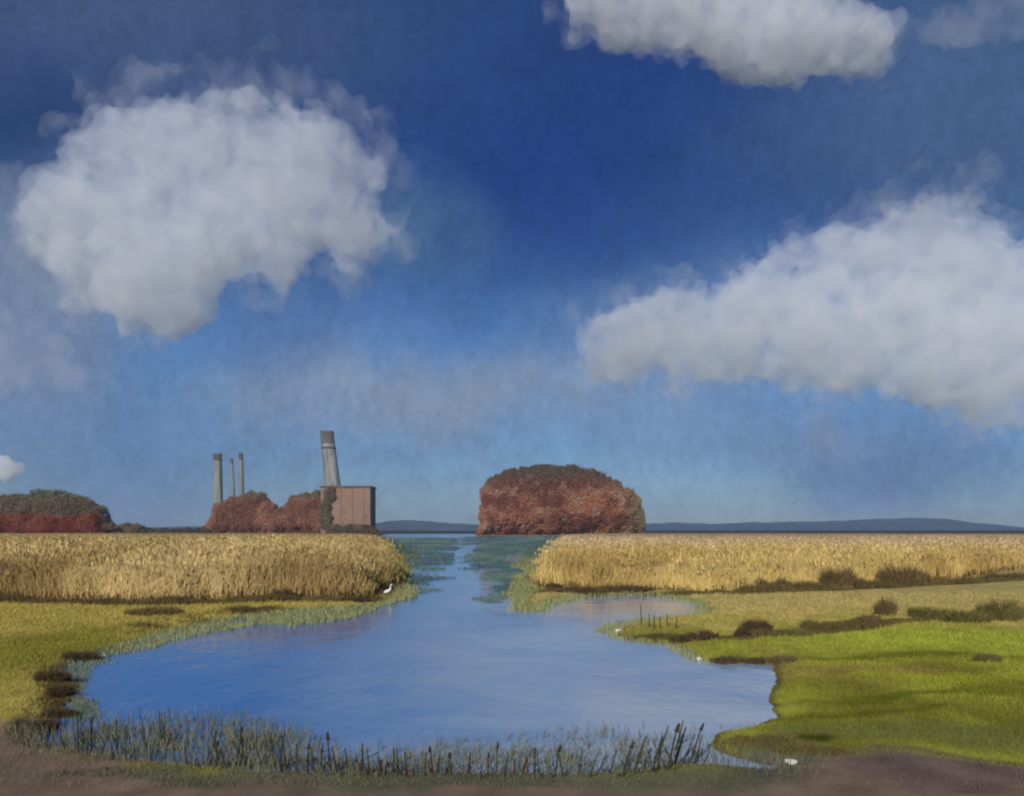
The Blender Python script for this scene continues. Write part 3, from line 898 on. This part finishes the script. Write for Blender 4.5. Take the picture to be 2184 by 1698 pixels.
w = holder('thicket', 'russet thicket with a notched top around the foot of the chimneys', 'thicket')
stems(w, (470, 520, 560, 630), 370, 8, 1090)
crown('foliage', [(415, 1143), (440, 1105), (450, 1080), (490, 1060), (530, 1047), (556, 1052), (570, 1072), (588, 1082), (604, 1080), (618, 1064), (650, 1050), (680, 1046), (704, 1050), (716, 1090), (712, 1143)],
      370, 8, 75000, .33, tone_mid, w, 201)
adopt(w)
w = holder('bush', 'flat topped brown scrub at the foot of the brick building', 'bush')
crown('foliage', [(690, 1143), (694, 1124), (740, 1120), (790, 1122), (806, 1128), (812, 1143)], 352, 3, 7000, .4, tone_bush, w, 211)
stems(w, (720, 780), 352, 3, 1132, .12); adopt(w)


# ------------------------------------------------------------------ brick works and chimneys
def brick_mat(name, c1, c2, mortar, scale=.6):
    m = bpy.data.materials.new(name); m.use_nodes = True; t = NT(m.node_tree); b = t.n['Principled BSDF']
    co = t.node('ShaderNodeTexCoord').outputs['Object']
    mp = t.node('ShaderNodeMapping'); mp.inputs['Rotation'].default_value = (math.radians(90), 0, 0); t.put(mp.inputs[0], co)
    br = t.node('ShaderNodeTexBrick'); t.put(br.inputs[0], mp.outputs[0]); br.inputs['Scale'].default_value = scale
    t.put(br.inputs[1], c1); t.put(br.inputs[2], c2); t.put(br.inputs[3], mortar)
    nz = t.noise(co, .16, 5, .65, .6)
    t.put(b.inputs['Base Color'], t.mix(t.mapr(nz.outputs[0], .35, .65, 0, .9), br.outputs[0], c2)); b.inputs['Roughness'].default_value = .9
    return m


def box(x0, x1, y0, y1, z0, z1, bev=0.0):
    bm = bmesh.new(); bmesh.ops.create_cube(bm, size=1)
    for v in bm.verts: v.co = Vector(((v.co.x + .5) * (x1 - x0) + x0, (v.co.y + .5) * (y1 - y0) + y0, (v.co.z + .5) * (z1 - z0) + z0))
    if bev: bmesh.ops.bevel(bm, geom=bm.edges[:], offset=bev, segments=2, affect='EDGES')
    return bm


def bm_obj(name, bm, mat, parent=None):
    me = bpy.data.meshes.new(name); bm.to_mesh(me); bm.free(); return link(name, me, mat, parent)


D2 = 362
BW = brick_mat('old_brick', (.165, .085, .058), (.24, .15, .105), (.19, .12, .08))
GREY = plain('weathered_render', (.14, .135, .12), .9, .35, .35)
PALE = plain('pale_render', (.24, .24, .22), .9, .3, .3)
SLATE = plain('roof_felt', (.09, .075, .065), .85, .3, .4)
b0 = Vector(at(745, 1142, D2)); bx0, bx1 = at(684, 1100, D2)[0], at(790, 1100, D2)[0]; bt = at(700, 1036, D2)[2]
works = holder('brick_building', 'flat roofed pinkish brick building beside the channel with a leaning chimney on its roof', 'building', ((bx0 + bx1) / 2, D2, 0))
hw = (bx1 - bx0) / 2
wl = bm_obj('wall', box(-hw, hw, 0, 14, -.3, bt - .8, .12), BW, works)
rf = bm_obj('roof', box(-hw - .35, hw + .35, -.35, 14.35, bt - .8, bt, .1), SLATE, works)
for k in range(4):   # shallow blind bays and a pale blocked doorway
    xx = -hw + 3 + k * (2 * hw - 6) / 3
    bm_obj('pilaster', box(xx - .5, xx + .5, -.28, -.003, -.3, bt - 1.3, .05), BW, works)


def chimney(base_dx, base_row, top_dx, top_row, wpx_b, wpx_t, dist, mat, label, z_foot=0.0, cap=True, bands=0):
    xb, yb, zb = at(base_dx, base_row, dist); xt, yt, zt = at(top_dx, top_row, dist)
    rb, rt = wpx_b * S / F * dist / 2, wpx_t * S / F * dist / 2
    # continue the lean down to the foot
    lean = (xt - xb) / (zt - zb); xf = xb - lean * (zb - z_foot)
    root = holder('chimney', label, 'chimney', (xf, yb, z_foot)); hh = zt - z_foot
    N, R = 20, 14; V = []; Q = []
    for j in range(R + 1):
        t = j / R; r = rb + (rt - rb) * t
        for k in range(N):
            a = 2 * math.pi * k / N
            V.append((lean * hh * t + r * math.cos(a), r * math.sin(a), hh * t))
    for j in range(R):
        for k in range(N): Q.append((j * N + k, j * N + (k + 1) % N, (j + 1) * N + (k + 1) % N, (j + 1) * N + k))
    me = np_mesh('stack', np.array(V), [np.array(Q)], None, True)
    link('stack', me, mat, root)
    if cap:
        V = []; Q = []; prof = [(1.0, 0), (1.14, .0), (1.14, .10), (1.06, .12), (1.10, 1.0), (.80, 1.0), (.80, .5)]
        ch = hh * cap
        for j, (rr, zz) in enumerate(prof):
            for k in range(N):
                a = 2 * math.pi * k / N; V.append((lean * (hh + ch * (zz - 1)) + rr * rt * math.cos(a), rr * rt * math.sin(a), hh - ch + ch * zz + .01))
        for j in range(len(prof) - 1):
            for k in range(N): Q.append((j * N + k, j * N + (k + 1) % N, (j + 1) * N + (k + 1) % N, (j + 1) * N + k))
        link('cap', np_mesh('cap', np.array(V), [np.array(Q)], None, True), CAPM, root)
    for k in range(bands):
        t = (k + 1) / (bands + 1.6); r = (rb + (rt - rb) * t) * 1.05
        bm = bmesh.new(); bmesh.ops.create_cone(bm, segments=N, radius1=r, radius2=r, depth=.4, cap_ends=True)
        bb = bm_obj('band', bm, CAPM, root); bb.location = (lean * hh * t, 0, hh * t)
    return root


# creepers and scrub round the building
def tone_ivy(x, z, zt): return col_mix((.085, .070, .048), (.14, .105, .065), fbm(x * .3, z * .3, 3, 7))
iv = crown('creeper', [(682, 1130), (680, 1085), (690, 1050), (702, 1034), (716, 1036), (712, 1064), (704, 1096), (712, 1130)], D2 - 1.4, 1.6, 2600, .32, tone_ivy, works, 231)
iv.location = -works.location
CAPM = plain('sooty_cap', (.085, .08, .075), .9, .3, .3)
def streak_mat(name, a, b):
    m = bpy.data.materials.new(name); m.use_nodes = True; t = NT(m.node_tree); p = t.n['Principled BSDF']
    co = t.node('ShaderNodeTexCoord').outputs['Object']
    nz = t.noise(t.vmath('MULTIPLY', co, (1, 1, .07)).outputs[0], .9, 4, .6, .3)
    t.put(p.inputs['Base Color'], t.mix(t.mapr(nz.outputs[0], .38, .62), a, b)); p.inputs['Roughness'].default_value = .9; return m
STREAK = streak_mat('streaked_render', (.13, .13, .125), (.30, .31, .31))
STREAK2 = streak_mat('mossy_render', (.14, .155, .13), (.22, .24, .22))
rz = bt
chimney(709, 1034, 697, 920, 35, 27, D2 + 8, STREAK, 'tall leaning grey chimney with a sooty top, on the brick building', z_foot=rz, cap=.32)
chimney(466, 1090, 464, 968, 21, 17, 392, STREAK2, 'thick mossy grey chimney, leftmost of the three behind the russet thicket', cap=.08, bands=1)
chimney(499, 1070, 494, 978, 8, 6, 396, STREAK2, 'thinnest grey chimney, between the two thicker ones', cap=.06)
chimney(516, 1070, 513, 966, 13, 9, 392, STREAK2, 'slim grey chimney with a pointed top, right of the thin one', cap=.08)


# ------------------------------------------------------------------ white bird, white stones
WHITE = plain('white_feather', (.72, .70, .66), .7, .08, 20)
def skin_obj(name, verts, edges, radii, mat, parent, sub=2):
    me = bpy.data.meshes.new(name); me.from_pydata(verts, edges, [])
    o = link(name, me, mat, parent)
    m = o.modifiers.new('skin', 'SKIN'); m.use_smooth_shade = True
    for v, r in zip(me.skin_vertices[0].data, radii): v.radius = (r, r) if not isinstance(r, tuple) else r
    me.skin_vertices[0].data[0].use_root = True
    s = o.modifiers.new('sub', 'SUBSURF'); s.levels = sub; s.render_levels = sub
    dg = bpy.context.evaluated_depsgraph_get(); me2 = bpy.data.meshes.new_from_object(o.evaluated_get(dg))
    o.modifiers.clear(); o.data = me2
    if not me2.materials: me2.materials.append(mat)
    return o


bx, by = P(828, 1276)
bz = max(float(ground_z(np.array([bx]), np.array([by]))[0]), 0)
bird = holder('egret', 'small white wading bird standing at the tip of the left reed bank', 'bird', (bx, by - .1, bz))
bird.scale = (1.15, 1.15, 1.15)
# body, neck and head one surface; faces right
skin_obj('body', [(-.13, 0, .18), (-.05, 0, .21), (.04, 0, .24), (.09, 0, .30), (.075, 0, .37), (.10, 0, .43), (.14, 0, .44)],
         [(0, 1), (1, 2), (2, 3), (3, 4), (4, 5), (5, 6)], [.02, .065, .055, .028, .020, .026, .014], WHITE, bird)
BEAK = plain('beak_horn', (.30, .20, .05), .5, .1, 10)
link('beak', to_mesh('beak', [stick((.145, 0, .44), (.225, 0, .43), .009, .002, (.3, .2, .05), 6)]), BEAK, bird)
LEG = plain('bird_leg', (.05, .05, .045), .6, .1, 10)
for s_ in (-1, 1):
    link('leg', to_mesh('leg', [stick((-.01, .02 * s_, .18), (-.02 + .02 * s_, .022 * s_, .09), .007, .006, (.05, .05, .05), 6),
                                stick((-.02 + .02 * s_, .022 * s_, .09), (.0, .02 * s_, -.01), .006, .006, (.05, .05, .05), 6),
                                stick((-.01, .02 * s_, .0), (.05, .02 * s_, -.002), .006, .003, (.05, .05, .05), 6)]), LEG, bird)

STONE = plain('white_stone', (.66, .63, .56), .8, .12, 12, .3)
for dx, dy, wpx, hpx, rot, lab in [
        (1690, 1632, 40, 18, .35, 'white oval stone lying at the muddy water edge at lower right'),
        (1318, 1347, 15, 8, 0, 'tiny white stone at the tip of the green spit'),
        (1492, 1408, 13, 9, .2, 'tiny white stone at the water edge left of the small blue cove')]:
    x, y = P(dx, dy); bm = bmesh.new(); bmesh.ops.create_icosphere(bm, subdivisions=3, radius=1)
    rx = wpx * S / F * y / 2; rz_ = hpx * S / F * y / 2
    for v in bm.verts:
        n = .1 * math.sin(v.co.x * 3 + dx) + .07 * math.sin(v.co.y * 4 + v.co.z * 3)
        v.co = Vector((v.co.x * rx * (1 + n), v.co.y * rx * .75 * (1 + n), v.co.z * rz_ * (1 + n * .5)))
    for f in bm.faces: f.smooth = True
    o = bm_obj('stone', bm, STONE); o.location = (x, y - .02, rz_ * .55); o.rotation_euler = (0, rot, .3); tag(o, lab, 'stone')


# ------------------------------------------------------------------ clouds
def cloud_mat(name, col, dens, size=70.0, lo=.42, hi=.58, floor=.12):
    """water droplets, thicker and thinner in billows"""
    m = bpy.data.materials.new(name); m.use_nodes = True; t = NT(m.node_tree); t.n.clear()
    out = t.node('ShaderNodeOutputMaterial'); v = t.node('ShaderNodeVolumeScatter')
    co = t.node('ShaderNodeTexCoord').outputs['Object']
    nz = t.noise(t.vmath('MULTIPLY', co, (1, .6, .8)).outputs[0], 1 / size, 5, .62, .3)
    t.put(v.inputs['Density'], t.mapr(nz.outputs[0], lo, hi, dens * floor, dens, False))
    v.inputs[0].default_value = (*col, 1); v.inputs['Anisotropy'].default_value = 0.0
    t.l.new(v.outputs[0], out.inputs['Volume']); m.cycles.volume_step_rate = .6; return m


def cloud(poly, dist, depth, label, mat, seed, vox=7.0, npuff=420, rmax=60, name='cloud', cat='cloud', disp=16, fringe=None):
    pts = [at(a, b, dist) for a, b in poly]; pg = [(p[0], p[2]) for p in pts]
    x0, x1 = min(p[0] for p in pg), max(p[0] for p in pg); z0, z1 = min(p[1] for p in pg), max(p[1] for p in pg)
    r_ = np.random.default_rng(seed)
    x = r_.uniform(x0, x1, npuff * 8); z = r_.uniform(z0, z1, npuff * 8); s = -poly_sd(x, z, pg)
    ok = s > vox * 1.2; x, z, s = x[ok][:npuff], z[ok][:npuff], s[ok][:npuff]
    bm = bmesh.new(); cx, cz = (x0 + x1) / 2, (z0 + z1) / 2
    for a, b, c in zip(x, z, s):
        r = min(c, rmax) * r_.uniform(.75, 1.05); dd = depth * min(1, c / rmax)
        up = (b - z0) / (z1 - z0); ky = (1.5 - 1.25 * up) * r_.uniform(.6, 1.3)
        mt = Matrix.Translation((a - cx, r_.uniform(-dd, dd) * .5, b - cz)) @ Matrix.Diagonal((1, ky, r_.uniform(.7, 1), 1))
        bmesh.ops.create_icosphere(bm, subdivisions=2, radius=r, matrix=mt)
    # small ragged puffs along the rim
    x = r_.uniform(x0, x1, npuff * 30); z = r_.uniform(z0, z1, npuff * 30); s = -poly_sd(x, z, pg)
    ok = (s > -vox * 1.0) & (s < rmax * .35); x, z, s = x[ok][:int(npuff * 1.1)], z[ok][:int(npuff * 1.1)], s[ok]
    for a, b, c in zip(x, z, s):
        r = r_.uniform(1.0, 3.2) * vox; mt = Matrix.Translation((a - cx, r_.uniform(-1, 1) * depth * .3, b - cz))
        bmesh.ops.create_icosphere(bm, subdivisions=1, radius=r, matrix=mt)
    o = bm_obj(name, bm, mat); o.location = (cx, dist, cz)
    m = o.modifiers.new('r', 'REMESH'); m.mode = 'VOXEL'; m.voxel_size = vox; m.use_smooth_shade = True
    for k, (sz, st) in enumerate(((vox * 11, disp * 2.2), (vox * 4, disp * 1.3))):
        tx = bpy.data.textures.new('puff', 'CLOUDS'); tx.noise_scale = sz; tx.noise_depth = 4
        d = o.modifiers.new('d', 'DISPLACE'); d.texture = tx; d.strength = st; d.mid_level = .5
    m = o.modifiers.new('r2', 'REMESH'); m.mode = 'VOXEL'; m.voxel_size = vox * .8; m.use_smooth_shade = True
    dg = bpy.context.evaluated_depsgraph_get(); me = bpy.data.meshes.new_from_object(o.evaluated_get(dg))
    o.modifiers.clear(); o.data = me
    if not me.materials: me.materials.append(mat)
    if name == 'cloud' and fringe:
        # the thin vapour round and above the dense body
        bm = bmesh.new()
        x = r_.uniform(x0 - 40, x1 + 40, 4000); z = r_.uniform(z0, z1 + 60, 4000); s = -poly_sd(x, z, pg); up = (z - z0) / (z1 - z0)
        ok = (s > -10 - 55 * np.clip(up, 0, 1)) & (s < 30); x, z, s = x[ok][:260], z[ok][:260], s[ok]
        for a, b in zip(x, z):
            bmesh.ops.create_icosphere(bm, subdivisions=1, radius=r_.uniform(25, 65), matrix=Matrix.Translation((a - cx, r_.uniform(-60, 60), b - cz)))
        f = bm_obj('veil', bm, fringe, o)
        m = f.modifiers.new('r', 'REMESH'); m.mode = 'VOXEL'; m.voxel_size = vox * 1.4
        tx = bpy.data.textures.new('puff', 'CLOUDS'); tx.noise_scale = vox * 8; tx.noise_depth = 4
        d = f.modifiers.new('d', 'DISPLACE'); d.texture = tx; d.strength = disp * 4; d.mid_level = .5
        m = f.modifiers.new('r2', 'REMESH'); m.mode = 'VOXEL'; m.voxel_size = vox
        dg = bpy.context.evaluated_depsgraph_get(); me = bpy.data.meshes.new_from_object(f.evaluated_get(dg)); f.modifiers.clear(); f.data = me
        if not me.materials: me.materials.append(fringe)
    tag(o, label, cat); return o


CL = cloud_mat('cloud_vapour', (.64, .69, .83), .010, 60, .34, .56, .25)
CLV = cloud_mat('veil_vapour', (.80, .84, .94), .0034, 90, .46, .66, 0)
CL_LEFT = [(38, 485), (75, 410), (150, 370), (165, 300), (215, 255), (300, 225), (360, 215), (430, 235), (480, 205), (560, 195), (610, 215), (640, 240),
           (700, 240), (745, 290), (790, 320), (832, 385), (800, 430), (812, 462), (848, 492), (835, 525), (790, 540), (768, 560), (745, 590), (722, 580),
           (720, 545), (690, 520), (655, 560), (630, 600), (560, 620), (530, 590), (460, 600), (445, 650), (425, 690), (360, 715), (310, 730), (255, 715),
           (225, 660), (150, 660), (140, 600), (95, 555), (60, 530)]
CL_RIGHT = [(1218, 760), (1238, 688), (1290, 665), (1350, 650), (1415, 615), (1490, 625), (1560, 590), (1620, 545), (1700, 510), (1780, 490), (1870, 470), (1940, 430),
            (2000, 405), (2060, 425), (2100, 480), (2150, 515), (2260, 520), (2420, 600), (2440, 800), (2300, 860), (2200, 850), (2165, 905), (2120, 935), (2080, 890), (2000, 885), (1950, 855),
            (1880, 835), (1800, 840), (1740, 855), (1680, 820), (1580, 815), (1520, 820), (1440, 830), (1405, 800), (1350, 820), (1260, 805)]
CL_TOP = [(1200, 10), (1240, -60), (1400, -90), (1600, -70), (1700, -20), (1740, 10), (1790, 30), (1830, 55), (1895, 55), (1900, 95), (1885, 140), (1840, 160), (1760, 150), (1680, 165), (1600, 150),
          (1530, 125), (1470, 105), (1400, 95), (1330, 90), (1290, 80), (1260, 55), (1225, 45)]
cloud(CL_LEFT, 2200, 200, 'big grey white cloud in the upper left sky with a ragged lower edge', CL, 1, 6, 560, 75, fringe=CLV)
cloud(CL_RIGHT, 2500, 230, 'long grey white cloud rising to the right above the russet thicket and hills', CL, 2, 7, 700, 85, disp=18, fringe=CLV)
cloud(CL_TOP, 3300, 300, 'long narrow cloud cut by the top edge of the sky, right of the middle', CL, 3, 9, 420, 95, disp=22, fringe=CLV)
CL2 = cloud_mat('thin_cloud_vapour', (.80, .84, .94), .0050, 90, .42, .66, 0)
cloud([(1930, 60), (2000, 20), (2080, -10), (2180, -40), (2250, 20), (2180, 70), (2100, 95), (2020, 90)], 2000, 80, 'faint thin cloud in the top right corner', CL2, 4, 6, 160, 35)
cloud([(-160, 1010), (-100, 975), (0, 978), (30, 990), (38, 1005), (0, 1018), (-100, 1030)], 2400, 60, 'small cream cloud cut by the left edge just above the far left wood', cloud_mat('cream_cloud_vapour', (.95, .93, .92), .05, 60, .3, .5, .4), 5, 5, 120, 25, disp=8)
cloud([(-200, 640), (-100, 600), (0, 660), (60, 690), (150, 740), (200, 790), (210, 825), (120, 820), (40, 835), (-60, 850), (-200, 840)], 2300, 100, 'faint pale cloud low at the left edge under the big one', CL2, 6, 7, 200, 45)


SM = cloud_mat('smoke_haze', (.95, .92, .80), .012, 8, .40, .62, 0)
cloud([(640, 850), (662, 838), (684, 860), (694, 885), (704, 918), (690, 918), (668, 905), (645, 885)], D2 + 8, 3, 'faint pale smoke drifting left from the top of the leaning chimney', SM, 9, .7, 90, 4.0, 'smoke', 'smoke', disp=1.2)

# ------------------------------------------------------------------ the air over the marsh
hm = bpy.data.materials.new('haze_air'); hm.use_nodes = True; t = NT(hm.node_tree); t.n.clear()
out = t.node('ShaderNodeOutputMaterial'); pv = t.node('ShaderNodeVolumePrincipled')
pv.inputs['Color'].default_value = (.48, .68, 1.0, 1); pv.inputs['Density'].default_value = .00017
t.l.new(pv.outputs[0], out.inputs['Volume'])
hz = bm_obj('haze', box(-4200, 4200, -400, 3600, -2.5, 75), hm); tag(hz, kind='stuff')
